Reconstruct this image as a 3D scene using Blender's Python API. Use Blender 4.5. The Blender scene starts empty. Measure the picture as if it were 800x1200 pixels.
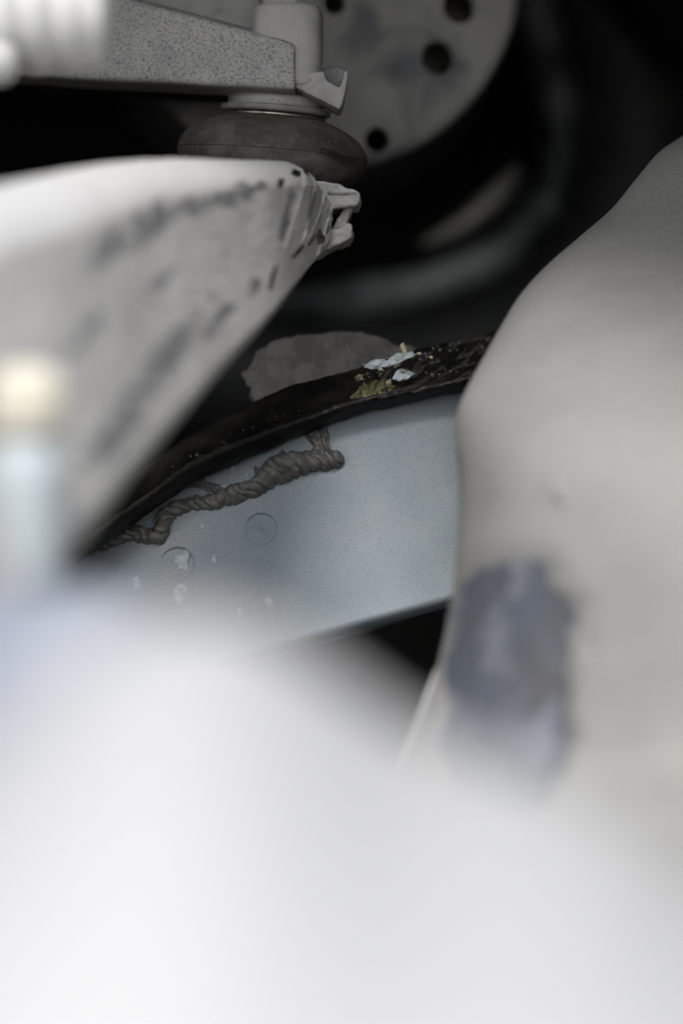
import bpy, bmesh, math, random
from mathutils import Vector, Matrix, noise
random.seed(7)
S = bpy.context.scene
C = S.collection

# ------------------------------------------------------------------ camera, sky, sun, exposure
FOCUS = 0.750
cam_d = bpy.data.cameras.new('camera'); cam = bpy.data.objects.new('camera', cam_d); C.objects.link(cam)
cam_d.sensor_fit = 'VERTICAL'; cam_d.sensor_height = 36.0; cam_d.sensor_width = 24.0
cam_d.lens = 100.0
cam.location = (0, 0, 0); cam.rotation_euler = (math.radians(90), 0, 0)
cam_d.clip_start = 0.01; cam_d.clip_end = 500
cam_d.dof.use_dof = True; cam_d.dof.focus_distance = FOCUS; cam_d.dof.aperture_fstop = 4.0
cam_d.dof.aperture_blades = 0
S.camera = cam

SUN_EL, SUN_AZ = math.radians(54), math.radians(192)   # azimuth from +Y, clockwise: behind the camera, to the left
w = bpy.data.worlds.new('World'); S.world = w; w.use_nodes = True
nt = w.node_tree; nt.nodes.clear()
sky = nt.nodes.new('ShaderNodeTexSky'); sky.sky_type = 'NISHITA'; sky.sun_disc = False
sky.sun_elevation = SUN_EL; sky.sun_rotation = SUN_AZ; sky.air_density = 1.0; sky.dust_density = 1.5; sky.ozone_density = 1.0
hs = nt.nodes.new('ShaderNodeHueSaturation'); hs.inputs['Saturation'].default_value = 0.22   # overcast: nearly white
bg = nt.nodes.new('ShaderNodeBackground'); bg.inputs['Strength'].default_value = 0.15
wo = nt.nodes.new('ShaderNodeOutputWorld')
nt.links.new(sky.outputs[0], hs.inputs['Color']); nt.links.new(hs.outputs[0], bg.inputs[0]); nt.links.new(bg.outputs[0], wo.inputs[0])
sd = bpy.data.lights.new('sun', 'SUN'); so = bpy.data.objects.new('sun', sd); C.objects.link(so)
sd.energy = 1.5; sd.angle = math.radians(22); sd.color = (1.0, 0.985, 0.965)
sv = Vector((math.sin(SUN_AZ)*math.cos(SUN_EL), math.cos(SUN_AZ)*math.cos(SUN_EL), math.sin(SUN_EL)))
so.rotation_euler = sv.to_track_quat('Z', 'Y').to_euler(); so.location = (-1, -2, 3)
S.view_settings.view_transform = 'Standard'; S.view_settings.look = 'None'
S.view_settings.gamma = 1.0; S.view_settings.exposure = 0.75; S.view_settings.use_curve_mapping = False
S.cycles.use_denoising = True
S.cycles.max_bounces = 8

# ------------------------------------------------------------------ helpers
K = 0.0003
def P(px, py, d):                       # photo point at a distance -> a place in the car
    return Vector(((px-400)*K*d, d, (600-py)*K*d))

def crom(pts, n):                       # smooth curve through points of any dimension
    pts = [tuple(p) for p in pts]
    m = len(pts); out = []
    for k in range(n):
        t = k/(n-1)*(m-1); i = min(int(t), m-2); f = t-i
        a, b, c, e = pts[max(i-1, 0)], pts[i], pts[i+1], pts[min(i+2, m-1)]
        out.append(tuple(0.5*((2*b[j]) + (-a[j]+c[j])*f + (2*a[j]-5*b[j]+4*c[j]-e[j])*f*f + (-a[j]+3*b[j]-3*c[j]+e[j])*f**3) for j in range(len(b))))
    return out

def nz(v, s, o=0.0):
    return noise.noise(Vector((v[0]*s+o, v[1]*s+o*1.7, v[2]*s-o)))
def fbm(v, s, octv=4, o=0.0):
    return noise.fractal(Vector((v[0]*s+o, v[1]*s+o, v[2]*s+o)), 1.0, 2.0, octv)

def mesh(name, verts, faces, mat, parent=None, smooth=True, fix=True):
    me = bpy.data.meshes.new(name)
    me.from_pydata([tuple(v) for v in verts], [], faces)
    if fix:
        bm = bmesh.new(); bm.from_mesh(me); bmesh.ops.recalc_face_normals(bm, faces=bm.faces[:]); bm.to_mesh(me); bm.free()
    me.polygons.foreach_set('use_smooth', [smooth]*len(me.polygons))
    me.materials.append(mat)
    ob = bpy.data.objects.new(name, me); C.objects.link(ob)
    if parent:
        ob.parent = parent; ob.matrix_parent_inverse = parent.matrix_world.inverted()
    return ob

def second(ob, mat, test):
    ob.data.materials.append(mat)
    for p in ob.data.polygons:
        if test(p): p.material_index = 1

def thing(name, label, cat, loc, group=None):
    e = bpy.data.objects.new(name, None); C.objects.link(e)
    e.empty_display_size = 0.01; e.location = loc; e['label'] = label; e['category'] = cat
    if group: e['group'] = group
    e.matrix_world = Matrix.Translation(loc)
    return e
def tag(o, label, cat, group=None):
    o['label'] = label; o['category'] = cat
    if group: o['group'] = group

def grid_faces(nr, nc, closed=False, flip=False):
    f = []
    for i in range(nr-1):
        for j in range(nc if closed else nc-1):
            a = i*nc+j; b = i*nc+(j+1) % nc
            f.append((a, b, b+nc, a+nc))
    return f

def lathe(name, prof, M, mat, parent, seg=96, disp=None, caps=False):
    """prof: (radius, height) pairs; M: matrix whose Z is the axis"""
    vs = []
    for r, h in prof:
        for k in range(seg):
            a = 2*math.pi*k/seg
            p = Vector((r*math.cos(a), r*math.sin(a), h))
            if disp: p = disp(p, a, r, h)
            vs.append(M @ p)
    fs = grid_faces(len(prof), seg, True)
    if caps:
        fs.append(tuple(range(seg))); fs.append(tuple(range((len(prof)-1)*seg, len(prof)*seg)))
    return mesh(name, vs, fs, mat, parent)

def frame_at(o, z, x=Vector((1, 0, 0))):
    z = z.normalized(); y = z.cross(x).normalized(); x = y.cross(z)
    M = Matrix((x, y, z)).transposed().to_4x4(); M.translation = o
    return M

def sweep(name, pts, radii, mat, parent, seg=16, n=60, squash=1.0, normal=None, disp=None):
    """round tube along points; squash flattens it along `normal`"""
    c = [Vector(p[:3]) for p in crom([tuple(p) for p in pts], n)]
    r = [q[0] for q in crom([(x,) for x in radii], n)]
    vs = []; up = normal or Vector((0, 1, 0)); L = 0
    for i in range(n):
        t = (c[min(i+1, n-1)]-c[max(i-1, 0)]).normalized()
        b = t.cross(up).normalized(); u = b.cross(t)
        if i: L += (c[i]-c[i-1]).length
        for k in range(seg):
            a = 2*math.pi*k/seg
            q = b*math.cos(a)*r[i] + u*math.sin(a)*r[i]*squash
            p = c[i]+q
            if disp: p = disp(p, q, L, a, i/(n-1))
            vs.append(p)
    fs = grid_faces(n, seg, True)
    vs.append(c[0]); vs.append(c[-1]); m = len(vs)
    for k in range(seg):
        fs.append((k, (k+1) % seg, m-2)); fs.append(((n-1)*seg+k, (n-1)*seg+(k+1) % seg, m-1))
    return mesh(name, vs, fs, mat, parent)

def slab(name, pts, thick, mat, parent, bevel=0.0, disp=None, cuts=0, dirv=Vector((0, 1, 0))):
    """a plate: an outline with a thickness along dirv, its edge rounded"""
    bm = bmesh.new()
    f = bm.faces.new([bm.verts.new(p) for p in pts])
    r = bmesh.ops.extrude_face_region(bm, geom=[f])
    bmesh.ops.translate(bm, vec=dirv*thick, verts=[g for g in r['geom'] if isinstance(g, bmesh.types.BMVert)])
    bmesh.ops.recalc_face_normals(bm, faces=bm.faces[:])
    if bevel:
        bmesh.ops.bevel(bm, geom=bm.edges[:], offset=bevel, segments=3, profile=0.5, affect='EDGES', clamp_overlap=True)
    if cuts:
        bmesh.ops.triangulate(bm, faces=bm.faces[:])
        for _ in range(cuts):
            bmesh.ops.subdivide_edges(bm, edges=[e for e in bm.edges if e.calc_length() > 0.0012], cuts=1)
            bmesh.ops.triangulate(bm, faces=bm.faces[:])
    if disp:
        bm.normal_update()
        for v in bm.verts: v.co = disp(v.co.copy(), v.normal.copy())
    me = bpy.data.meshes.new(name); bm.to_mesh(me); bm.free()
    me.polygons.foreach_set('use_smooth', [True]*len(me.polygons))
    me.set_sharp_from_angle(angle=math.radians(24))
    me.materials.append(mat)
    ob = bpy.data.objects.new(name, me); C.objects.link(ob)
    if parent:
        ob.parent = parent; ob.matrix_parent_inverse = parent.matrix_world.inverted()
    return ob

def ring_cut(ob, cutters):
    """cut real openings with boolean, then drop the cutters"""
    for c in cutters:
        m = ob.modifiers.new('cut', 'BOOLEAN'); m.operation = 'DIFFERENCE'; m.object = c; m.solver = 'EXACT'
    dg = bpy.context.evaluated_depsgraph_get()
    me = bpy.data.meshes.new_from_object(ob.evaluated_get(dg))
    ob.modifiers.clear(); ob.data = me
    for c in cutters: bpy.data.objects.remove(c)

# ------------------------------------------------------------------ materials
def material(name, col, rough=0.7, metal=0.0, var=None, var_scale=120, var_lo=0.4, var_hi=0.65,
             speck=None, speck_scale=1500, speck_lo=0.58, speck_hi=0.66, dust=None, dust_lo=0.0, dust_hi=0.9,
             bump=0.0, bump_scale=2500, bump2=0.0, bump2_scale=300, coat=0.0, patch=None, patch_scale=30, patch_lo=0.6, patch_hi=0.66, spec=0.5, dust_amt=1.0):
    m = bpy.data.materials.new(name); m.use_nodes = True
    t = m.node_tree; N = t.nodes; L = t.links
    b = N['Principled BSDF']
    b.inputs['Roughness'].default_value = rough; b.inputs['Metallic'].default_value = metal
    b.inputs['Coat Weight'].default_value = coat; b.inputs['Specular IOR Level'].default_value = spec
    tc = N.new('ShaderNodeTexCoord')
    def nzn(scale, detail=4.0, rough_=0.55, dist=0.0):
        n = N.new('ShaderNodeTexNoise'); n.inputs['Scale'].default_value = scale; n.inputs['Detail'].default_value = detail
        n.inputs['Roughness'].default_value = rough_; n.inputs['Distortion'].default_value = dist
        L.new(tc.outputs['Object'], n.inputs['Vector']); return n.outputs['Fac']
    def step(src, lo, hi):
        r = N.new('ShaderNodeMapRange'); r.interpolation_type = 'SMOOTHSTEP'
        r.inputs['From Min'].default_value = lo; r.inputs['From Max'].default_value = hi
        L.new(src, r.inputs['Value']); return r.outputs['Result']
    def mix(fac, a, c):
        x = N.new('ShaderNodeMix'); x.data_type = 'RGBA'
        L.new(fac, x.inputs['Factor'])
        if isinstance(a, tuple): x.inputs['A'].default_value = (*a, 1)
        else: L.new(a, x.inputs['A'])
        x.inputs['B'].default_value = (*c, 1)
        return x.outputs['Result']
    cur = col
    if var: cur = mix(step(nzn(var_scale, 5), var_lo, var_hi), cur, var)
    if patch: cur = mix(step(nzn(patch_scale, 3, 0.5, 0.6), patch_lo, patch_hi), cur, patch)
    if speck: cur = mix(step(nzn(speck_scale, 3, 0.6), speck_lo, speck_hi), cur, speck)
    if dust:                                   # settled dust lies on the faces that look up
        g = N.new('ShaderNodeNewGeometry'); s = N.new('ShaderNodeSeparateXYZ'); L.new(g.outputs['Normal'], s.inputs[0])
        f = step(s.outputs['Z'], dust_lo, dust_hi)
        mm = N.new('ShaderNodeMath'); mm.operation = 'MULTIPLY'; L.new(f, mm.inputs[0])
        mm.inputs[1].default_value = dust_amt
        cur = mix(mm.outputs[0], cur, dust)
    if isinstance(cur, tuple): b.inputs['Base Color'].default_value = (*cur, 1)
    else: L.new(cur, b.inputs['Base Color'])
    last = None
    for st, sc, dist in ((bump2, bump2_scale, 0.0006), (bump, bump_scale, 0.0002)):
        if st:
            bn = N.new('ShaderNodeBump'); bn.inputs['Strength'].default_value = st; bn.inputs['Distance'].default_value = dist
            L.new(nzn(sc, 4), bn.inputs['Height'])
            if last: L.new(last, bn.inputs['Normal'])
            last = bn.outputs[0]
    if last: L.new(last, b.inputs['Normal'])
    return m

M = {}
M['cast'] = material('speckled_cast', (0.48, 0.465, 0.44), 0.8, var=(0.40, 0.39, 0.375), var_scale=90, speck=(0.16, 0.162, 0.165), speck_scale=1700, speck_lo=0.44, speck_hi=0.70, patch=(0.36, 0.29, 0.22), patch_scale=70, patch_lo=0.74, patch_hi=0.8, bump=0.5, bump_scale=1600)
M['boss'] = material('dusty_boss', (0.46, 0.445, 0.42), 0.85, var=(0.40, 0.39, 0.37), var_scale=150, speck=(0.2, 0.19, 0.18), speck_scale=700, speck_lo=0.7, speck_hi=0.75, bump=0.5, bump_scale=1800, bump2=0.3, bump2_scale=350)
M['collar'] = material('zinc_collar', (0.46, 0.45, 0.44), 0.6, metal=0.25, speck=(0.25, 0.24, 0.23), speck_scale=1200, bump=0.4, bump_scale=2200)
M['washer'] = material('dull_washer', (0.27, 0.26, 0.24), 0.6, metal=0.2, var=(0.2, 0.19, 0.17), var_scale=250, bump=0.4)
M['clip'] = material('spring_clip', (0.5, 0.48, 0.4), 0.35, metal=0.9, var=(0.3, 0.28, 0.22), var_scale=500)
M['rubber'] = material('dusty_rubber', (0.054, 0.049, 0.043), 0.75, var=(0.115, 0.104, 0.088), var_scale=110, speck=(0.17, 0.154, 0.13), speck_scale=1700, speck_lo=0.50, speck_hi=0.78, bump=0.6, bump_scale=2600, patch=(0.15, 0.125, 0.10), patch_scale=55, patch_lo=0.66, patch_hi=0.74)
M['arm'] = material('dusty_alloy', (0.47, 0.459, 0.443), 0.8, var=(0.42, 0.41, 0.397), var_scale=70, speck=(0.26, 0.255, 0.25), speck_scale=1300, speck_lo=0.52, speck_hi=0.72, bump=0.7, bump_scale=1500, bump2=0.25, bump2_scale=260, dust=(0.56, 0.552, 0.545), dust_lo=.0, dust_hi=.9)
M['shade_grime'] = material('arm_shade_grime', (0.17, 0.166, 0.17), 0.85, var=(0.31, 0.303, 0.30), var_scale=160, speck=(0.13, 0.125, 0.125), speck_scale=900, bump=0.6, bump_scale=1200)  # dark marks; also painted shade for the arm pockets and lug cup
M['disc'] = material('brake_shield', (0.41, 0.40, 0.365), 0.75, var=(0.32, 0.315, 0.30), var_scale=60, patch=(0.14, 0.142, 0.16), patch_scale=36, patch_lo=0.46, patch_hi=0.68, bump=0.3, bump_scale=1400)
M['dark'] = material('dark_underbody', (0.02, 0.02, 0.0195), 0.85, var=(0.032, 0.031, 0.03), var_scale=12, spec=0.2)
M['tyre'] = material('black_tyre', (0.035, 0.036, 0.038), 0.6, var=(0.055, 0.055, 0.055), var_scale=30)
M['rim'] = material('rim_paint', (0.58, 0.61, 0.62), 0.5, metal=0.2, var=(0.06, 0.065, 0.07), var_scale=20)
M['bright'] = material('bare_rim_edge', (0.8, 0.79, 0.76), 0.35, metal=0.3, var=(0.55, 0.54, 0.52), var_scale=200)
M['guard'] = material('dusty_guard', (0.30, 0.293, 0.277), 0.85, var=(0.265, 0.258, 0.244), var_scale=28, patch=(0.25, 0.246, 0.24), patch_scale=14, patch_lo=.52, patch_hi=.75, speck=(0.19, 0.186, 0.175), speck_scale=1100, speck_lo=0.52, speck_hi=0.74, bump=0.7, bump_scale=1100)
M['bluepad'] = material('blue_grey_wear', (0.10, 0.11, 0.135), 0.6, var=(0.24, 0.25, 0.285), var_scale=38, var_lo=.45, patch=(0.10, 0.10, 0.105), patch_scale=40, patch_lo=0.5, patch_hi=0.62)
M['panel'] = material('blue_grey_paint', (0.245, 0.282, 0.307), 0.55, var=(0.27, 0.303, 0.326), var_scale=60, speck=(0.18, 0.205, 0.225), speck_scale=2500, speck_lo=0.46, speck_hi=0.70, bump=0.25, bump_scale=1800, patch=(0.29, 0.31, 0.32), patch_scale=35, patch_lo=0.58, patch_hi=0.7)
M['residue'] = material('white_residue', (0.46, 0.49, 0.51), 0.8, var=(0.32, 0.35, 0.37), var_scale=500)
M['seal'] = material('sealant', (0.098, 0.094, 0.088), 0.42, var=(0.125, 0.119, 0.111), var_scale=350, bump=0.3, bump_scale=1500)
M['rail'] = material('black_rail', (0.007, 0.0068, 0.0065), 0.45, var=(0.02, 0.018, 0.015), var_scale=90, speck=(0.07, 0.065, 0.055), speck_scale=700, speck_lo=0.64, speck_hi=0.76, bump=0.8, bump_scale=900, bump2=0.6, bump2_scale=220, spec=0.15)
M['crust'] = material('rail_crust', (0.05, 0.046, 0.04), 0.7, var=(0.022, 0.02, 0.018), var_scale=260, speck=(0.13, 0.125, 0.11), speck_scale=800, speck_lo=0.58, speck_hi=0.68, bump=0.9, bump_scale=800, bump2=.6, bump2_scale=250, spec=0.3)
M['moss'] = material('moss', (0.075, 0.07, 0.025), 0.8, var=(0.20, 0.19, 0.09), var_scale=500, speck=(0.02, 0.018, 0.012), speck_scale=600, speck_lo=0.55, speck_hi=0.62, bump=0.8, bump_scale=900)
M['flake'] = material('pale_flake', (0.40, 0.45, 0.47), 0.5, var=(0.22, 0.25, 0.25), var_scale=400)
M['straw'] = material('straw', (0.45, 0.40, 0.26), 0.7)
M['drop'] = material('wet_bead', (0.13, 0.13, 0.12), 0.2, var=(0.12, 0.11, 0.1), var_scale=300)
M['felt'] = material('brown_felt', (0.135, 0.125, 0.113), 0.95, var=(0.20, 0.186, 0.17), var_scale=160, speck=(0.26, 0.24, 0.21), speck_scale=1300, speck_lo=0.52, speck_hi=0.74, bump=0.9, bump_scale=900, bump2=0.5, bump2_scale=250)
M['white'] = material('white_cover', (0.47, 0.466, 0.464), 0.6, var=(0.445, 0.441, 0.438), var_scale=14)
M['lav'] = material('blue_grey_cover', (0.19, 0.205, 0.255), 0.5, var=(0.24, 0.255, 0.30), var_scale=16)
M['bellow'] = material('white_bellow', (0.58, 0.575, 0.56), 0.6, var=(0.52, 0.515, 0.50), var_scale=60)
M['bolt'] = material('pale_bolt', (0.50, 0.54, 0.56), 0.85, var=(0.46, 0.50, 0.52), var_scale=60)
M['cream'] = material('cream_cap', (0.66, 0.62, 0.51), 0.85, var=(0.62, 0.585, 0.49), var_scale=60)

# ------------------------------------------------------------------ the setting: dark hollow of the wheel arch, open towards the camera
def shell():
    # a bent liner: section in (x, z), swept in y; thick, with an open front
    sec = crom([(-0.42, -0.55), (-0.44, -0.1), (-0.40, 0.14), (-0.2, 0.21), (0.04, 0.21), (0.12, 0.15), (0.26, 0.12), (0.38, 0.03), (0.45, -0.2), (0.47, -0.55)], 60)
    def FW(x): k = min(1, max(0, (x-.0)/.14)); return .16*k*k*(3-2*k)  # unseen roof edge brought forward on the right to shade the guard
    ys = [0.61, 0.75, 0.9, 1.15, 1.4]
    vs = []
    for k, y in enumerate(ys):
        for (x, z) in sec: vs.append((x, y-FW(x)*(1.4-y)/.79, z))
    fs = grid_faces(len(ys), len(sec))
    n0 = len(vs)
    for k, y in enumerate(ys):
        for (x, z) in sec: vs.append((x*1.04, y-FW(x)*(1.4-y)/.79, z+0.012))
    fs += [tuple(n0+i for i in f) for f in grid_faces(len(ys), len(sec))]
    o = mesh('wheel_arch_liner', vs, fs, M['dark'], fix=False); o['kind'] = 'structure'
    b = mesh('wheel_arch_back', [(-0.6, 1.40, -0.6), (0.6, 1.40, -0.6), (0.6, 1.40, 0.35), (-0.6, 1.40, 0.35)], [(0, 1, 2, 3)], M['dark'], fix=False); b['kind'] = 'structure'
    f = mesh('underbody_floor', [(-0.6, 0.62, -0.30), (0.6, 0.62, -0.30), (0.6, 1.40, -0.24), (-0.6, 1.40, -0.24)], [(0, 1, 2, 3)], M['dark'], fix=False); f['kind'] = 'structure'
shell()

# ------------------------------------------------------------------ wheel behind everything
def wheel():
    t = thing('wheel', 'dark wheel with pale blue-grey rim edge, blurred behind the holed disc', 'wheel', P(380, 60, 1.0))
    # the rim's inner lip, a bent pale band
    lip = [(560, -150), (608, -60), (631, 22), (648, 90), (656, 165), (642, 236), (592, 292), (519, 326), (451, 343), (370, 352), (260, 345), (150, 320)]
    n = len(lip)
    sweep('rim_lip', [P(x, y, 1.0) for x, y in lip], [0.0075]*n, M['rim'], t, 20, 90, squash=1.6)
    # barrel running back from the lip, towards the hub
    cs = crom(lip, 90); rows = []
    for k, (sc, d) in enumerate(((1.0, 1.004), (0.97, 1.03), (0.90, 1.05), (0.88, 1.12), (0.84, 1.16))):
        for x, y in cs:
            rows.append(P(330+(x-330)*sc, 90+(y-90)*sc, 1.0) + Vector((0, d-1.0, 0)))
    mesh('barrel', rows, grid_faces(5, 90), M['tyre'], t, fix=False)
    # tyre wall outside the lip
    rows = []
    for sc, dy in ((1.03, 0.0), (1.12, -0.012), (1.3, -0.02), (1.5, -0.012), (1.62, 0.03)):
        for x, y in cs: rows.append(P(330+(x-330)*sc, 90+(y-90)*sc, 1.0) + Vector((0, dy+0.012, 0)))
    mesh('tyre', rows, grid_faces(5, 90), M['tyre'], t, fix=False)
    # bare crescent inside the barrel
    sweep('bright_edge', [P(490, 288, .975), P(530, 268, .975), P(565, 243, .975), P(592, 215, .975), P(608, 188, .975)], [.0003, .0032, .0042, .0032, .0003], M['bright'], t, 14, 50)
    lathe('wheel_bolt', [(0, 0), (.004, 0), (.0055, .002), (.0055, .008), (.009, .009), (.009, .012)], frame_at(P(590, 240, 1.02), Vector((0.3, -1, .2))), M['rim'], t, 24)
wheel()

# ------------------------------------------------------------------ holed brake disc
def brake():
    d0 = 0.83
    c = P(372, -42, d0)
    t = thing('brake_disc', 'round grey brake disc with drilled holes behind the ball joint', 'brake disc', c)
    R = 243*K*d0
    Mx = frame_at(c, Vector((0.10, -1, -0.03)))
    prof = [(0.0, 0.0005), (0.018, 0.0005), (0.030, 0.0008), (0.034, 0.0016), (R-0.010, 0.0016), (R-0.003, 0.0012), (R-0.0008, 0.0002), (R, -0.001), (R, -0.008), (R-0.003, -0.0095), (0.0, -0.0095)]
    o = lathe('disc_face', prof, Mx, M['disc'], t, 128)
    bm = bmesh.new(); bm.from_mesh(o.data); bmesh.ops.remove_doubles(bm, verts=bm.verts[:], dist=1e-6); bmesh.ops.dissolve_degenerate(bm, dist=1e-7, edges=bm.edges[:])
    bmesh.ops.recalc_face_normals(bm, faces=bm.faces[:]); bm.to_mesh(o.data); bm.free()
    cut = []
    for px, py, r in ((443, 163, 15), (515, 66, 20.5), (540, 6, 20), (392, 4, 13), (300, 110, 14)):
        q = P(px, py, d0)
        cu = lathe('cutter', [(r*K*d0, -0.03), (r*K*d0, 0.03)], frame_at(q, Mx.to_3x3() @ Vector((0, 0, 1))), M['disc'], None, 32, caps=True)
        cut.append(cu)
    ring_cut(o, cut)
    o.data.polygons.foreach_set('use_smooth', [len(p.vertices) <= 4 and abs(p.normal.y) < .9 for p in o.data.polygons])
    lathe('backing_plate', [(0, -.0235), (R*.8, -.0235), (R*.8, -.0250), (0, -.0250)], Mx, M['disc'], t, 64)
    lathe('drum', [(R*0.93, -0.0095), (R*0.93, -0.016), (R*1.02, -0.017), (R*1.05, -0.020), (R*1.05, -0.040), (R*1.08, -0.044), (R*1.10, -0.060), (R*0.9, -0.062), (0, -0.062)], Mx, M['tyre'], t, 96)
brake()

# ------------------------------------------------------------------ steering knuckle: speckled bar, boss, lug
def knuckle():
    t = thing('steering_knuckle', 'dusty grey cast steering knuckle with speckled bar above the rubber boot', 'steering knuckle', P(250, 105, 0.76))
    # bar: top and bottom edge of the front face along the length (x, top, bottom, distance)
    st = crom([(-260, -150, 62, .80), (-120, -95, 75, .79), (20, -45, 88, .775), (120, -10, 94, .765), (200, 11, 98, .758), (280, 33, 102.5, .752), (335, 48, 105.5, .75), (346, 54, 105, .7505)], 120)
    sec = []
    for k in range(48):                      # rounded rectangle, (v: 0 top - 1 bottom, w: 0 front - 1 back)
        a = 2*math.pi*k/48
        ca, sa = math.cos(a), math.sin(a)
        e = 0.22
        sec.append((0.5-0.5*math.copysign(abs(sa)**e, sa), 0.5-0.5*math.copysign(abs(ca)**e, ca)))
    vs = []
    for i, (x, y0, y1, d) in enumerate(st):
        f = 1 - max(0, (i-112)/7.0)**3*0.18
        for v, wv in sec:
            ym = (y0+y1)/2; yy = ym+(y0+(y1-y0)*v-ym)*f
            p = P(x, yy, d); p.y += wv*0.020+(1-f)*0.004
            p.z += (wv*0.004 if v < .5 else 0)
            q = p.copy()
            p += Vector((0, -1, 0.2))*(fbm(q, 90, 3)*0.0005+fbm(q, 400, 3)*0.00016)
            vs.append(p)
    fs = grid_faces(len(st), 48, True); fs.append(tuple(range(48))); fs.append(tuple(range((len(st)-1)*48, len(st)*48)))
    mesh('bar', vs, fs, M['cast'], t)
    # boss
    ax = Vector((0.012, 0.06, 1)); base = P(336, 106, 0.7605)
    Mb = frame_at(base, ax); r = 42*K*.7535
    def dd(p, a, rr, h):
        if rr < r*.5: return p
        k = (abs(math.cos(a))**4+abs(math.sin(a))**4)**-.25
        p = Vector((p.x*(1+(k-1)*.75), p.y*(1+(k-1)*.75), p.z)); q = p*1.0
        return p + Vector((math.cos(a), math.sin(a), 0))*(fbm(q, 200, 3)*0.00025)
    h = (106-11)*K*.7605
    prof = [(r*.9, 0), (r*1.0, .001)] + [(r, h*k/12) for k in range(2, 11)] + [(r, h-.0024), (r*.985, h-.0012), (r*.95, h-.0004), (r*.90, h), (r*.3, h), (0, h)]
    lathe('boss', prof, Mb, M['boss'], t, 80, dd)
    # stud end and nut on the boss
    Mn = frame_at(base+ax.normalized()*h, ax)
    def hexd(p, a, rr, hh):
        k = math.cos(math.pi/6)/math.cos((a+.3) % (math.pi/3)-math.pi/6)
        return Vector((p.x*k, p.y*k, p.z)) if rr > .004 else p
    lathe('nut', [(.0085, 0), (.0085, .0012), (.0074, .0013), (.0076, .007), (.0070, .0078), (.0035, .0078), (0, .0078)], Mn, M['boss'], t, 72, hexd)
    # lug at the end of the bar: a cast foot that hangs out to the right, with a cupped top
    out = [(350, 88), (346, 101), (357, 107), (366, 111.5), (380, 117), (390, 122), (397.5, 126), (401, 119), (405, 104), (407.5, 88), (406.5, 82), (403.5, 84), (402, 93), (398, 102), (391, 98.5), (385, 95.5), (381, 91), (378.5, 84), (370, 84.5), (360, 86)]
    def ld(v, n): return v+n*(fbm(v, 350, 3)*0.0003)
    slab('lug', [P(x, y, .7513) for x, y in out], 0.014, M['boss'], t, bevel=0.0009, cuts=3, disp=lambda v, n: ld(v, n)+Vector((0, max(0, .1165-v.z)*.35, 0)))
    cup = [(374, 80), (384, 78), (395, 76.5), (404, 79), (406, 90), (401, 106), (388, 104), (376, 96)]
    slab('cup', [P(x, y, .758) for x, y in cup], 0.008, M['shade_grime'], t, bevel=0.0012, cuts=2, disp=ld)  # dark plate, the shade of the cup's hollow put in its colour
    # upper casting behind the bar
    up = [(60, -120), (300, -120), (310, 20), (296, 60), (200, 60), (100, 30), (60, 0)]
    slab('upper_casting', [P(x, y, .79) for x, y in up], 0.02, M['disc'], t, bevel=0.003, cuts=2, disp=lambda v, n: v+n*fbm(v, 80, 3)*.0008)
    # low underside web going back from the bar
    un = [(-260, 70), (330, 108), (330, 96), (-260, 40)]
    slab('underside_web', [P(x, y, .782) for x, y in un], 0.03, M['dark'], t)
knuckle()

# ------------------------------------------------------------------ ball joint
def ball_joint():
    tilt = math.radians(4.4)
    ax = Vector((math.sin(tilt), -0.065, math.cos(tilt)))
    c = P(319.5, 177, 0.770)
    t = thing('ball_joint', 'ball joint with squat dusty black rubber boot under the speckled bar', 'ball joint', c)
    c0 = c + Vector((0, 0.0, 0))
    u = K*.770                                  # one photo pixel there
    Mx = frame_at(c0, ax)
    R = 111*u
    # boot profile from the neck down to the seat
    pts = [(48, 38), (58, 37.5), (66, 36), (80, 30), (95, 22), (105, 12), (110, 3), (111, -2), (110.6, -3.4), (111.2, -5), (110, -14), (104, -24), (92, -33), (78, -38), (60, -42), (52, -44)]
    prof = [(a*u, b*u) for a, b in crom(pts, 90)]
    # mould seam: a fine raised line
    prof = [(r+(0.00022*math.exp(-((h/u+2.5)/0.9)**2)), h) for r, h in prof]
    def bd(p, a, r, h):
        hh = h/u
        out = Vector((math.cos(a), math.sin(a), 0))
        # a pinch low on the right-hand front
        da = (a-math.radians(-38)); da = math.atan2(math.sin(da), math.cos(da))
        line = hh+9+(da*22)
        pin = math.exp(-(line/5.0)**2)*math.exp(-(da/0.36)**2)*(1 if hh < 6 else math.exp(-((hh-6)/5)**2))
        bul = math.exp(-((hh+30-da*10)/8)**2)*math.exp(-(da/0.5)**2)
        q = p.copy()
        return p - out*(pin*13*u) + out*bul*1.5*u + out*(fbm(q, 70, 2)*0.0006+fbm(q, 500, 3)*0.00012)
    lathe('boot', prof, Mx, M['rubber'], t, 220, bd)
    lathe('spring_clip', [(47*u, 37.5*u), (57*u, 37.5*u), (59*u, 39*u), (58.5*u, 41.2*u), (56*u, 42.4*u), (47*u, 42.4*u)], Mx, M['clip'], t, 100)
    def rough(p, a, r, h):
        return p+Vector((math.cos(a), math.sin(a), 0))*fbm(p, 500, 3)*0.00018
    lathe('washer', [(45*u, 43*u), (62*u, 43*u), (64*u, 44.5*u), (64*u, 49*u), (63*u, 50.5*u), (45*u, 50.5*u)], Mx, M['washer'], t, 160, rough)
    lathe('collar', [(45*u, 51*u), (55*u, 51*u), (56*u, 52*u), (56*u, 62*u), (55*u, 63.2*u), (45*u, 63.5*u), (40*u, 70*u)], Mx, M['collar'], t, 160, rough)
    # neck and housing below the boot
    lathe('housing_neck', [(40*u, -40*u), (86*u, -40*u), (88*u, -42*u), (88*u, -46*u), (84*u, -48*u), (82*u, -56*u), (40*u, -56*u)], Mx, M['collar'], t, 120, rough)
ball_joint()

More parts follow.
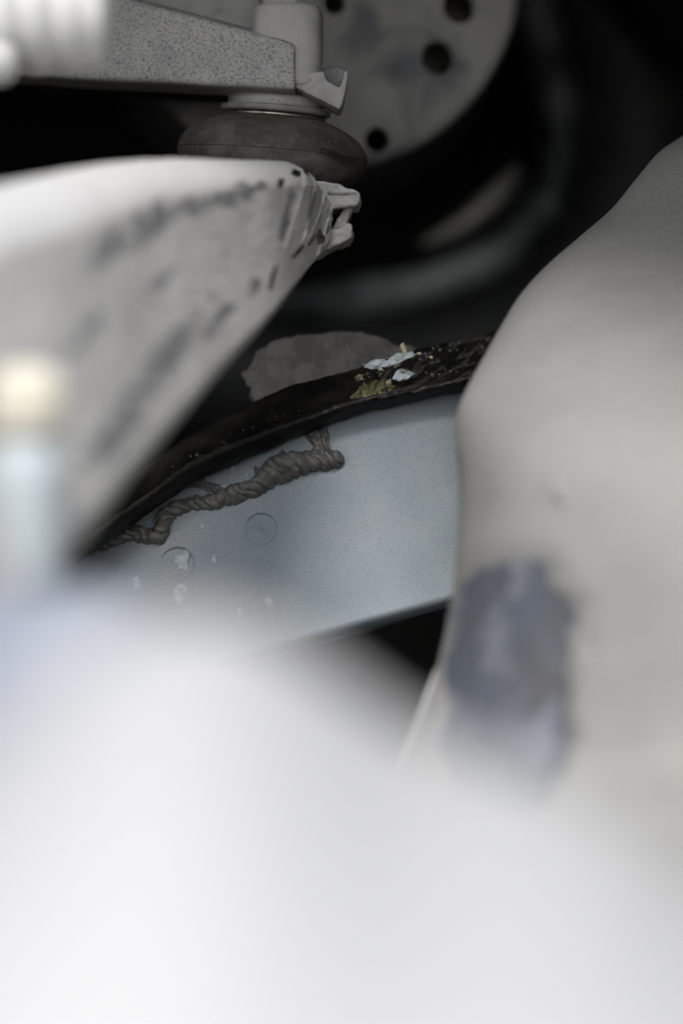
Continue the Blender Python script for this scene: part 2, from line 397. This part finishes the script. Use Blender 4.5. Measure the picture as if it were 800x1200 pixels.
# ------------------------------------------------------------------ control arm: dusty alloy beam with ribs, coming towards the camera
def control_arm():
    t = thing('control_arm', 'pale dusty ribbed alloy control arm running from the ball joint to lower left', 'control arm', P(150, 380, 0.60))
    top = [(386, 237, .742), (370, 218, .740), (354, 201, .737), (338, 190.5, .731), (320, 188.5, .725), (240, 187, .695), (160, 188, .665), (80, 199, .635), (0, 216, .60), (-110, 240, .56), (-260, 275, .52)]
    bot = [(388, 279, .741), (384, 286, .739), (376, 296, .736), (362, 313, .727), (345, 335, .713), (310, 380, .682), (262, 432, .650), (210, 492, .615), (150, 563, .575), (90, 640, .54), (-20, 780, .50)]
    NU, NV = 460, 200
    def par(pts):
        c = crom(pts, 400); out = []
        for k in range(NU):
            x = 399*(k/(NU-1))**1.35; m = min(398, int(x)); f = x-m
            out.append(tuple(c[m][q]*(1-f)+c[m+1][q]*f for q in range(3)))
        return out
    Tp, Bp = par(top), par(bot)
    T = [P(*p) for p in Tp]; B = [P(*p) for p in Bp]
    # pockets between the webs: (x, y, half length, half width, direction in degrees, depth in mm)
    PITS = []
    HOLES = [[(314, 214), (324, 205), (332, 208), (327, 218), (318, 220)], [(334, 209), (342, 201), (350, 202), (346, 211), (338, 214)], [(356, 206), (362, 208), (374, 223), (366, 224), (359, 216)],
             [(382, 238), (386, 242), (379, 257), (373, 261), (375, 250)], [(363, 272), (368, 270), (377, 284), (366, 290), (362, 285)], [(359, 275), (361, 280), (352, 292), (344, 295), (348, 286)],
             [(343, 290), (344, 296), (333, 309), (326, 311), (332, 299)], [(306, 316), (311, 322), (307, 346), (300, 350), (301, 334)], [(298, 221), (306, 225), (301, 236), (291, 236)], [(383, 262), (385, 266), (380, 276), (377, 272)]]
    def inside(poly, x, y):
        c = False; q = len(poly)-1
        for k in range(len(poly)):
            (xa, ya), (xb, yb) = poly[k], poly[q]
            if (ya > y) != (yb > y) and x < (xb-xa)*(y-ya)/(yb-ya)+xa: c = not c
            q = k
        return c
    # raised webs: from, to, half width
    WEBS = [(374, 226, 345, 294, 2.2), (352, 202, 340, 290, 2), (333, 206, 318, 300, 2), (385, 240, 366, 306, 2)]
    PR = [(x, y, a, b, math.cos(math.radians(-g)), math.sin(math.radians(-g)), dp*.001) for x, y, a, b, g, dp in PITS]
    vs = []; XY = []; OPEN = set()
    for i in range(NU):
        a, b = T[i], B[i]; L = (b-a).length
        ax = (T[min(i+1, NU-1)]-T[max(i-1, 0)]+B[min(i+1, NU-1)]-B[max(i-1, 0)]).normalized()
        n = ax.cross(b-a).normalized()
        if n.y > 0: n = -n
        for j in range(NV):
            v = j/(NV-1)
            p = a.lerp(b, v); x = Tp[i][0]*(1-v)+Bp[i][0]*v; y = Tp[i][1]*(1-v)+Bp[i][1]*v
            h = L*.20*(math.sin(v/.28*math.pi/2)**.75 if v < .28 else 1-.8*(v-.28)/.72)*min(1, ((1-v)/.05)**.5)*min(1, .35+i/60)
            wob = 2.0*noise.noise(Vector((x*.06, y*.06, 2)))
            for cx, cy, ra, rb, cg, sg, dp in PR:
                dx, dy = x-cx, y-cy
                if abs(dx) > ra*1.7+4 or abs(dy) > ra*1.7+4: continue
                l = (dx*cg+dy*sg)/ra; w_ = (-dx*sg+dy*cg+wob*.4)/(rb*(1-.35*l))
                q = math.sqrt(l*l+w_*w_) if abs(l) < 1.8 else 9
                if q < 1.2:
                    s_ = min(1, (1.2-q)/(.35 if ra < 20 else 1.1)); h -= (min(dp, .0007) if ra < 20 else dp)*s_*s_*(3-2*s_)
                    if ra < 20 and dp > .0045 and s_ > .85: OPEN.add(i*NV+j)
            for x0, y0, x1, y1, wd in WEBS:
                ex, ey = x1-x0, y1-y0; l2 = ex*ex+ey*ey
                k = min(1, max(0, ((x-x0)*ex+(y-y0)*ey)/l2)); q = math.hypot(x-x0-ex*k, y-y0-ey*k)/wd
                if q < 2: h += .00042*(.6+.8*abs(noise.noise(Vector((x*.08, y*.08, x0)))))*math.exp(-q*q*1.2)
            c0 = p.copy(); XY.append((x, y))
            if x > 285 and any(inside(hp, x+.6*noise.noise(Vector((x*.3, y*.3, 0))), y) for hp in HOLES): OPEN.add(i*NV+j)
            vs.append(p+n*(h+fbm(c0, 60, 2)*0.0004+fbm(c0, 420, 3)*0.00014))
    fs = [f for f in grid_faces(NU, NV) if not all(k in OPEN for k in f)]      # openings into the hollow beam
    nb = len(vs); NB = 24
    for i in range(NU):
        a, b = T[i], B[i]; L = (b-a).length
        ax = (T[min(i+1, NU-1)]-T[max(i-1, 0)]+B[min(i+1, NU-1)]-B[max(i-1, 0)]).normalized()
        n = ax.cross(b-a).normalized()
        if n.y > 0: n = -n
        for j in range(NB):
            v = j/(NB-1); vs.append(a.lerp(b, v) - n*((4*v*(1-v))**0.35*.024+0.0001))
    fs += [tuple(nb+k for k in f) for f in grid_faces(NU, NB)]
    fs.append(tuple(range(NV))+tuple(nb+k for k in reversed(range(NB))))
    ob = mesh('beam', vs, fs, M['arm'], t)
    GR = [(240, 251, 30, 12, 24), (192, 270, 20, 8, 26), (140, 292, 40, 18, 30), (76, 330, 36, 13, 33), (282, 348, 22, 7, 58), (238, 385, 30, 9, 52), (175, 432, 58, 17, 52), (112, 525, 58, 20, 54), (311, 268, 36, 5, 86), (346, 250, 20, 3, 80), (60, 420, 36, 9, 50), (150, 360, 26, 7, 45), (272, 238, 10, 4, 20)]  # dark faces painted as the shade of pockets left uncut
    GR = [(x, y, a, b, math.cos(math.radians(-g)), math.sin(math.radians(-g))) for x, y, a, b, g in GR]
    def pocket_shade(p):
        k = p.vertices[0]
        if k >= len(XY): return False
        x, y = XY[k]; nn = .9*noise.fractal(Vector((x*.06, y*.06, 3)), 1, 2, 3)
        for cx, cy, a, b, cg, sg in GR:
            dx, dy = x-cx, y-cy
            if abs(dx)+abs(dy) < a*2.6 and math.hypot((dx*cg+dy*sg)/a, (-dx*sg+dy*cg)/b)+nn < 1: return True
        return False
    second(ob, M['shade_grime'], pocket_shade)
    # socket at the end: two stepped lips and a gusset, holding the ball joint
    def ld(v, n): return v+n*(fbm(v, 200, 3)*0.0006+fbm(v, 800, 2)*.0002)
    lipt = [(366, 212), (399, 214), (402, 220), (413, 223), (420.5, 227), (422, 233), (421, 240), (413, 240.5), (396, 243), (384, 245), (374, 238)]
    slab('socket_lip', [P(x, y, .742) for x, y in lipt], 0.018, M['arm'], t, bevel=0.0008, cuts=3, disp=ld)
    lows = [(372, 262), (386, 268), (396, 268), (404, 262), (411, 262), (413.5, 267), (413, 277), (406, 283), (394, 287), (384, 292), (370, 300)]
    slab('socket_foot', [P(x, y, .743) for x, y in lows], 0.016, M['arm'], t, bevel=0.001, cuts=3, disp=ld)
    gus = [(378, 238), (391, 240), (388, 256), (381, 276), (372, 276)]
    slab('gusset', [P(x, y, .740) for x, y in gus], 0.012, M['arm'], t, bevel=0.001, cuts=2, disp=ld)
    gus = [(404, 241), (412, 240), (410, 252), (405, 266), (388, 270), (396, 256)]
    slab('gusset', [P(x, y, .746) for x, y in gus], 0.012, M['arm'], t, bevel=0.001, cuts=2, disp=ld)
    # thin plate edge on the lip
    slab('shim', [P(x, y, .7412) for x, y in [(383, 224), (400, 225.5), (416, 225), (418, 227), (400, 228.5), (384, 227)]], 0.014, M['washer'], t, bevel=0.0002)
control_arm()

# ------------------------------------------------------------------ blue-grey body panel with two pressed dimples
DIMP = [(306, 620, 18.5), (208, 661, 19.5)]
def panel_pt(px, py):
    d = 0.757 - 0.022*((py-480)/260.0)          # leans back towards the top
    d += 0.010*((px-420)/260.0)**2
    be = 750-(px-385)*0.272                     # lower edge line
    k = (py-(be-16))/16.0
    if k > 0: d += 0.004*k*k                    # rolls under at the bottom
    return d
RFXY = [(30, 682), (100, 630), (184, 569), (232, 537), (300, 508), (360, 486), (400, 474), (442, 463), (531, 445), (680, 408)]
def np_rail(px):
    for (xa, ya), (xb, yb) in zip(RFXY, RFXY[1:]):
        if xa <= px <= xb: return ya+(yb-ya)*(px-xa)/(xb-xa)+9
    return 682
def body_panel():
    t = thing('body_panel', 'blue-grey painted body panel with two round dimples below the black rail', 'body panel', P(380, 730, 0.755))
    x0, x1, N1, N2 = 30, 640, 400, 240
    vs = []
    for i in range(N2):
        for j in range(N1):
            px = x0+(x1-x0)*j/(N1-1)
            be = 750-(px-385)*0.272; tp = np_rail(px); py = tp+(be-tp)*i/(N2-1)
            d = panel_pt(px, py); p = P(px, py, d)
            for cx, cy, r in DIMP:
                q = math.hypot(px-cx, py-cy)
                s = min(1, max(0, (r+1.2-q)/3.0)); s = s*s*(3-2*s)
                p.y += 0.0012*s*(1-0.35*(max(0, 1-q/r)))*(.55+.45*math.cos(math.atan2(cy-py, px-cx)-math.radians(50)))
            p.y += fbm(p, 40, 2)*0.0006
            vs.append(p)
    fs = grid_faces(N2, N1)
    o = mesh('sheet', vs, fs, M['panel'], t, fix=False)
    # folded lower lip behind the edge
    rows = []
    for dy, back in ((0, 0.0004), (3, 0.0012), (4.5, 0.003), (3.5, 0.02)):
        for j in range(80):
            px = x0+(x1-x0)*j/79; be = 750-(px-385)*0.272
            p = P(px, be+dy, panel_pt(px, be)); p.y += back; rows.append(p)
    mesh('folded_lip', rows, grid_faces(4, 80), M['rim'], t, fix=False)
    # dried white spots
    for px, py, a, b, rot in ((213, 658, 9, 12, .3), (211, 697, 8, 13, .1), (195, 675, 3, 9, -.5), (315, 706, 5, 8, 0), (251, 655, 3.5, 4.5, 0), (238, 617, 3, 3, 0), (160, 682, 4, 8, 0), (272, 549, 2.6, 2.6, 0), (290, 557, 2.4, 2.4, 0), (263, 573, 5, 4, 0), (281, 716, 3, 5, 0), (430, 672, 1.2, 1.2, 0)):
        vs = []; ph = random.random()*9
        pc = P(px, py, panel_pt(px, py)); pc.y += fbm(pc, 40, 2)*.0006
        for cx, cy, r in DIMP:
            if math.hypot(px-cx, py-cy) < r: pc.y += .0005
        for rr, h in ((1, 0.0001), (.75, -.00022), (.4, -.0003)):
            for k in range(22):
                an = 2*math.pi*k/22
                rad = rr*(1+.42*noise.noise(Vector((math.cos(an)*1.6+ph, math.sin(an)*1.6, ph))))
                lx, ly = math.cos(an)*a*rad, math.sin(an)*b*rad
                lx, ly = lx*math.cos(rot)-ly*math.sin(rot), lx*math.sin(rot)+ly*math.cos(rot)
                q = P(px+lx, py+ly, panel_pt(px+lx, py+ly)); q.y += fbm(q, 40, 2)*.0006
                if pc.y-panel_pt(px, py) > .0004: q.y += .00055
                q.y += h; vs.append(q)
        fs = grid_faces(3, 22, True); fs.append(tuple(range(44, 66)))
        mesh('dried_spot', vs, fs, M['residue'], t)
body_panel()

# ------------------------------------------------------------------ sealant bead on the panel
def sealant():
    t = thing('sealant_bead', 'wrinkled brown-grey sealant bead snaking across the blue-grey panel', 'sealant', P(270, 590, .765))
    u = K*.765
    def on(px, py, off=0): 
        p = P(px, py, panel_pt(px, py)); p.y -= off; return p
    path = [(118, 636, 8), (140, 629, 9), (160, 626, 10), (180, 628, 10), (189, 621, 10), (194, 608, 9), (203, 597, 8.5), (222, 591, 8.5), (246, 588, 8.5), (266, 581, 10), (288, 576, 10.5), (305, 566, 12), (322, 553, 15), (340, 545, 16), (358, 541, 14), (374, 540, 13), (386, 539.5, 13), (395, 540, 11), (400, 540.5, 7), (403, 541, 1)]
    def fold(p, q, L, a, s):
        sa = L/u
        ph = sa/12.5 + 0.9*noise.noise(Vector((sa/26.0, a*.5, 3))) + 0.4*math.cos(a) + .35*noise.noise(Vector((p.x*300, p.z*300, 1)))
        f = ph-math.floor(ph)
        saw = math.sqrt(abs(math.sin(math.pi*f)))*(1.1-.35*f)               # overlapping round folds
        dirv = q.normalized() if q.length > 1e-9 else Vector((0, -1, 0))
        k = (saw-.6)*4.0*u + fbm(p, 220, 2)*0.0010 + fbm(p, 900, 2)*0.00008
        return p+dirv*k
    sweep('bead', [on(x, y, r*.25*u) for x, y, r in path], [r*.98*u for x, y, r in path], M['seal'], t, 64, 460, squash=0.8, disp=fold)
    # the spur that runs up under the rail
    spur = [(376, 542, 13), (377, 530, 11), (375, 519, 9), (369, 508, 9.5), (364, 498, 13)]
    sweep('spur', [on(x, y, 3*u) for x, y, r in spur], [r*u for x, y, r in spur], M['seal'], t, 32, 70, squash=.55,
          disp=lambda p, q, L, a, s: p+q.normalized()*(math.sin(a*7+s*2)*.00025+fbm(p, 350, 3)*.0007) if q.length > 1e-9 else p)
    sweep('spur', [on(385, 535, 3*u), on(384, 522, 3*u), on(380, 510, 2*u), on(377, 500, 2*u)], [5*u, 4*u, 5*u, 6*u], M['seal'], t, 24, 50, squash=.6,
          disp=lambda p, q, L, a, s: p+q.normalized()*(fbm(p, 350, 3)*.0006) if q.length > 1e-9 else p)
    for pts in ([(303, 562, 4), (301, 553, 3), (299, 546, 1)], [(328, 541, 6), (331, 534, 4), (331, 527, 1)], [(250, 580, 4), (244, 572, 2.5), (237, 563, 3), (230, 559, 1.5)], [(237, 564, 2), (248, 567, 1.6), (258, 569, 1)], [(240, 566, 2), (228, 567, 1.3), (218, 565, .8)], [(222, 571, 1), (232, 570, 1.6), (243, 573, 1)], [(248, 570, .8), (256, 573, 1.6), (262, 571, .8)]):
        sweep('string', [on(x, y, 1.5*u) for x, y, r in pts], [r*u for x, y, r in pts], M['seal'], t, 12, 24, squash=.7, disp=lambda p, q, L, a, s: p+q*fbm(p, 900, 2)*.6)
    lathe('pip', [(0, 0.0008), (.0004, .0007), (.0006, .0003), (.0006, 0)], frame_at(on(276, 571), Vector((0, -1, .1))), M['seal'], t, 14)
sealant()

# ------------------------------------------------------------------ black rail along the top of the panel, its dirt, and the felt pad behind
RT = [(20, 640, .758), (120, 580, .76), (220, 512, .762), (290, 475, .764), (350, 450, .766), (415, 432, .768), (480, 412, .770), (575, 389, .774), (680, 362, .78)]    # back edge of the top
RF = [(30, 682, .740), (100, 630, .742), (184, 569, .744), (232, 537, .745), (300, 508, .746), (360, 486, .747), (400, 474, .748), (442, 463, .749), (531, 445, .751), (680, 408, .755)]   # front edge
def rail():
    t = thing('frame_rail', 'dirty black rail crossing diagonally above the blue-grey panel', 'rail', P(350, 480, .74))
    n = 360
    a = crom(RT, n); b = crom(RF, n)
    rows = []; prof = [('a', 0, .012), ('a', 0, 0)]
    nv = 26
    vs = []
    for i in range(n):
        A, B_ = P(*a[i]), P(*b[i]); u = K*.74
        line = [A+Vector((0, .014, -.012)), A+Vector((0, .003, -.001))]
        for k in range(14):
            f = k/13; q = A.lerp(B_, f)
            q.z -= math.sin(f*math.pi)*0.0022               # shallow gutter
            line.append(q)
        drop = 20+6*math.sin(i/n*5)
        for k in range(1, 10):
            f = k/9
            q = B_+Vector((0, -0.001*math.sin(f*math.pi)+.006*f*f, -drop*u*f)); line.append(q)
        line.append(B_+Vector((0, .045, -drop*u*.6)))
        for q in line:
            vs.append(q+Vector((0, -.4, 1))*(fbm(q, 130, 3)*.0004+fbm(q, 450, 4)*.0002))
    ob = mesh('rail_body', vs, grid_faces(n, len(line)), M['rail'], t)
    nl = len(line)
    def crust(p):
        k = p.vertices[0]; i, j = divmod(k, nl); x = a[i][0]
        if not 2 <= j <= 17: return False
        return noise.fractal(Vector((x*.07, j*.35, 2)), 1, 2, 3) > .6-max(0, min(.5, (x-420)/140.0))+(.35 if x < 400 else 0)
    second(ob, M['crust'], crust)
    def on(f, g, up=0.0):          # along 0-1, across 0 back - 1 front
        i = min(n-1, int(f*(n-1))); q = P(*a[i]).lerp(P(*b[i]), g); q.z += -math.sin(g*math.pi)*.0022+up; return q
    def at(px, g):
        best = min(range(n), key=lambda i: abs((a[i][0]*(1-g)+b[i][0]*g)-px)); return best/(n-1)
    # mossy clump: one uneven crust
    rows = []
    for a_ in range(46):
        for b_ in range(34):
            px = 404+64*a_/45; g = .38+.66*b_/33
            c = on(at(px, min(1, g)), min(1, g)); c.x = c.x*0+ (px-400)*K*c.y
            e = max(0, 1-math.hypot((a_-22.5)/22.5, (b_-16.5)/16.5)*1.0)
            hgt = .0035*min(1, e*2.2)*(.45+.9*abs(noise.noise(c*420))+.5*noise.noise(c*1300))-.0009
            rows.append(c+Vector((0, -.5, .9))*hgt)
    mesh('moss_crust', rows, grid_faces(46, 34), M['moss'], t, fix=False)
    # pale paint flakes and straw
    for pts, m, th in (([(428, 428), (434, 422), (452, 420), (468, 414), (482, 413), (486, 417), (470, 424), (452, 430), (436, 433), (429, 433)], 'flake', .001),
                       ([(460, 443), (463, 436), (470, 432), (479, 434), (486, 439), (478, 443), (468, 447)], 'flake', .001),
                       ([(468, 404), (472, 402), (477, 413), (473, 416)], 'straw', .0007),
                       ([(453, 446), (459, 442), (459, 449), (455, 451)], 'straw', .0007),
                       ([(415, 442), (421, 437), (426, 441), (420, 446)], 'moss', .0007)):
        slab('paint_flake' if m == 'flake' else 'straw_bit', [P(x, y, .752) for x, y in pts], th, M[m], t, bevel=.0003, cuts=2, disp=lambda v, nn: v+Vector((.6, 1, .8))*fbm(v, 420, 3)*.0011)
    random.seed(11)
    for q in range(34):
        px = random.gauss(455, 26); py = 432-(px-455)*.26+random.gauss(0, 8); r = random.uniform(.8, 2.8); ph = random.random()*6
        pts = [P(px+r*1.4*math.cos(k*math.pi/3.5+ph)*random.uniform(.5, 1.2), py+r*.8*math.sin(k*math.pi/3.5+ph)*random.uniform(.5, 1.2), .752) for k in range(7)]
        slab('grit', pts, .0006, M[random.choice(('flake', 'moss', 'moss', 'straw', 'crust', 'felt'))], t)
    # wet beads
    random.seed(3)
    for px, g, r in [(random.uniform(486, 575), random.choice((.12, .58))+random.gauss(0, .07), random.uniform(.8, 2.6)) for _ in range(30)] + [(random.uniform(200, 300), random.uniform(.4, 1.0), random.uniform(.6, 1.2)) for _ in range(16)] + [(random.uniform(300, 420), random.uniform(.3, 1), random.uniform(.5, .9)) for _ in range(8)]:
        rr = r*K*.74
        lathe('wet_bead', [(rr, -rr*.4), (rr, 0), (rr*.8, rr*.5), (rr*.4, rr*.78), (0.000001, rr*.85)], frame_at(on(at(px, g), g, .0002), Vector((.1, -.5, 1))), M['drop'], t, 12)
rail()

def felt():
    t = 'torn brown felt pad rising behind the black rail'
    out = [(283, 436), (290, 432), (299, 411), (316, 400), (352, 394), (372, 392), (392, 387), (424, 389), (441, 392), (456, 401), (478, 406), (500, 412), (500, 470), (420, 480), (330, 500), (300, 490), (296, 478), (297, 470), (292, 464), (294, 456), (288, 450)]
    out = [tuple(out[k][q]+(out[(k+1) % len(out)][q]-out[k][q])*f/4 for q in (0, 1)) for k in range(len(out)) for f in range(4)]
    pts = [P(x+2.2*noise.noise(Vector((x*.12, y*.12, 0))), y+2.4*noise.noise(Vector((x*.12, y*.12, 4))), .777 + .00005*(460-y)) for x, y in out]
    def fd(v, n):
        return v + Vector((0, 1, 0))*(((v.x+.003)/.02)**2*.004) + n*(fbm(v, 150, 3)*.0008+fbm(v, 700, 2)*.00025)
    o = slab('felt_pad', pts, .003, M['felt'], None, bevel=.0005, cuts=4, disp=fd)
    tag(o, t, 'pad')
felt()

# ------------------------------------------------------------------ big curved guard on the right
def guard():
    t = thing('suspension_guard', 'large smooth beige-grey dusty curved guard filling the right side', 'guard', P(700, 700, .66))
    sil = [(905, 60, .79), (850, 118, .78), (803, 156, .772), (772, 178, .765), (742, 213, .757), (714, 246, .75), (680, 275, .742), (642, 309, .733), (611, 344, .724), (586, 384, .715), (565, 420, .707), (546, 455, .70), (535, 485, .693), (533, 520, .687), (536, 560, .682), (537, 600, .678), (533, 660, .673), (526, 720, .67), (516, 770, .668), (504, 812, .667), (489, 850, .666), (472, 890, .663), (450, 940, .65), (425, 1000, .63), (400, 1080, .60), (380, 1200, .56), (370, 1320, .53)]
    NR = 240; sl = crom(sil, NR)
    th = [(-90+180*k/39) for k in range(20)]
    cols = []
    for k in range(14): cols.append(('b', k/13))          # back, from the far right to the left edge
    for k in range(1, 120): cols.append(('f', k/119))
    def mask(px, py):
        cx = 598; 
        hx = 73-0.0006*max(0, py-700)**1.2+20*noise.noise(Vector((px*.018, py*.02, 5)))+6*noise.noise(Vector((px*.06, py*.06, 2)))
        sx = abs((px-(cx+ (py-770)*-.06))/hx); sy = abs((py-800)/148)
        q = (sx**3.6+sy**3.6)**(1/3.6)
        s = min(1, max(0, (1.18-q)/.36)); return s*s*(3-2*s)
    vs = []
    for i, (sx, sy, d) in enumerate(sl):
        for kind, f in cols:
            if kind == 'b':
                px = 1050+(sx-1050)*math.sin(f*math.pi/2); dd = d+.05*math.cos(f*math.pi/2)
                py = sy
            else:
                W = 1050-sx
                px = sx+W*(1-math.cos(f*math.pi/2)**1.0)*1.0
                px = sx+W*f**1.6
                k = min(1, max(0, (sy-180)/400)); dd = d-(.022+.063*k*k*(3-2*k))*math.sin(min(1, f**.8)*math.pi/2)
                py = sy+f*(60 if sy < 300 else 60)*0
            p = P(px, py, dd)
            if kind == 'f':
                m = mask(px, py)
                if m and f > .02: p.y += .003*m
            p += Vector((-.5, -.8, 0))*(fbm(p, 25, 3)*.0008+fbm(p, 500, 2)*.00006)
            vs.append(p)
    mesh('guard_shell', vs, grid_faces(NR, len(cols)), M['guard'], t)
    # blue-grey worn pad in the pocket: follows the shell, a little proud of the pocket floor
    rows = []; keep = []; NA, NC = 170, 110
    for i in range(NA):
        py = 640+330*i/(NA-1)
        kk = max(q for q in range(NR-1) if sl[q][1] <= py); fr = (py-sl[kk][1])/(sl[kk+1][1]-sl[kk][1])
        best = tuple(sl[kk][q]*(1-fr)+sl[kk+1][q]*fr for q in range(3)); W = 1050-best[0]
        for j in range(NC):
            px = 521+154*j/(NC-1) - (py-770)*.06
            f = max(.001, (px-best[0])/W)**(1/1.6) if px > best[0] else .001
            p = P(px, py, best[2]-.085*math.sin(min(1, f**.8)*math.pi/2))
            m = mask(px, py)
            p.y += .003*m - .0016 + fbm(p, 90, 3)*.0006
            rows.append(p); keep.append(m > .10 + .75*random.random() + .3*noise.fractal(Vector((px*.03, py*.03, 1)), 1, 2, 3))
    mesh('worn_patch', rows, [f for f in grid_faces(NA, NC) if all(keep[k] for k in f)], M['bluepad'], t, fix=False)
    # shallow scuff above the pocket and a pale bare edge
    sweep('edge_bead', [P(512, 785, .666), P(503, 815, .665), P(490, 850, .664), P(474, 888, .661), P(455, 930, .65)], [.0004, .0009, .0009, .0009, .0004], M['bellow'], t, 12, 40)
    W = 1050-536
    def gp(px, py, lift):
        f = ((px-536)/W)**(1/1.6); dd = .680-.085*math.sin(min(1, f**.8)*math.pi/2); p = P(px, py, dd-lift); return p
    sweep('scuff', [gp(651, 553, .0003), gp(658, 575, .0003), gp(668, 602, .0003)], [.0005, .0017, .0005], M['shade_grime'], t, 12, 24, squash=.3)
guard()

# ------------------------------------------------------------------ blurred things close to the camera
def cover():
    t = thing('foreground_cover', 'white rounded cover filling the bottom foreground, far out of focus', 'cover', P(400, 1150, .30))
    sil = [(-260, 1200), (-140, 1010), (-60, 915), (0, 862), (60, 808), (110, 765), (160, 735), (210, 722), (250, 720), (310, 738), (370, 774), (430, 818), (500, 862), (580, 890), (660, 922), (740, 965), (830, 1040), (940, 1100), (1080, 1190)]
    def CD(x): k = min(1.2, max(-.3, x/800.0)); return .32+.025*k
    n = 120; sl = crom(sil, n); rows = []; m = 40
    for k in range(m):
        f = k/(m-1)
        for x, y in sl:
            yy = y+(1900-y)*f**1.5
            rows.append(P(x+(x-400)*.15*f, yy, CD(x)-(.10+.5*(CD(x)-.32))*math.sin(min(1, f*1.2)*math.pi/2)))
    fs = grid_faces(m, n); nb = len(rows)
    for k in range(10):
        f = k/9
        for x, y in sl:
            rows.append(P(x, y+(1900-y)*f**1.5, CD(x)+.0002+.03*math.sin(f*math.pi/2)))
    fs += [tuple(nb+i for i in q) for q in grid_faces(10, n)]
    mesh('cover_shell', rows, fs, M['white'], t)
cover()

def side_cover():
    sil = [(-200, 640), (-100, 660), (0, 690), (60, 690), (110, 690), (170, 720), (240, 800), (280, 920)]
    n = 60; sl = crom(sil, n); rows = []; m = 24
    for k in range(m):
        f = k/(m-1)
        for x, y in sl: rows.append(P(x, y+(1300-y)*f**1.3, .43-.03*math.sin(f*math.pi/2)))
    fs = grid_faces(m, n); nb = len(rows)
    for k in range(8):
        f = k/7
        for x, y in sl: rows.append(P(x, y+(1300-y)*f**1.3, .4302+.02*math.sin(f*math.pi/2)))
    fs += [tuple(nb+i for i in q) for q in grid_faces(8, n)]
    o = mesh('side_bracket', rows, fs, M['lav'])
    tag(o, 'blurred blue-grey bracket at left edge beneath the pale bolt', 'bracket')
side_cover()

def bolt():
    c = P(34, 590, .52)
    t = thing('capped_bolt', 'blurred pale blue-grey upright bolt with cream cap at left edge', 'bolt', c)
    u = K*.52*1.15; Mx = frame_at(c, Vector((.02, -.12, 1)))
    lathe('shaft', [(0, -92*u), (24*u, -91*u), (33*u, -80*u), (35*u, -60*u), (35*u, -10*u), (33*u, 20*u), (33*u, 70*u), (20*u, 72*u)], Mx, M['bolt'], t, 48)
    lathe('cap', [(20*u, 71*u), (37*u, 72*u), (39*u, 80*u), (39*u, 112*u), (34*u, 130*u), (20*u, 140*u), (0, 142*u)], Mx, M['cream'], t, 48)
bolt()

def bellows():
    c = P(0, 25, .655)
    t = thing('bellows', 'white ribbed bellows in the top left corner, out of focus', 'bellows', c)
    u = K*.655; Mx = frame_at(c, Vector((1, .12, .04)), Vector((0, 0, 1)))
    prof = [(30*u, -260*u)]
    for k in range(9):
        h = -240+k*38; prof += [(56*u, h*u), (62*u, (h+8)*u), (63*u, (h+17)*u), (61*u, (h+25)*u), (57*u, (h+31)*u)]
    prof += [(60*u, 104*u), (57*u, 116*u), (44*u, 126*u), (20*u, 131*u), (0, 132*u)]
    lathe('sleeve', prof, Mx, M['bellow'], t, 64)
    lathe('boot_end', [(0, 22*u), (16*u, 21*u), (24*u, 10*u), (26*u, 0), (25*u, -30*u), (26*u, -120*u), (0, -121*u)], frame_at(P(-2, 74, .64), Vector((1, .1, 0)), Vector((0, 0, 1))), M['bellow'], t, 40)
bellows()
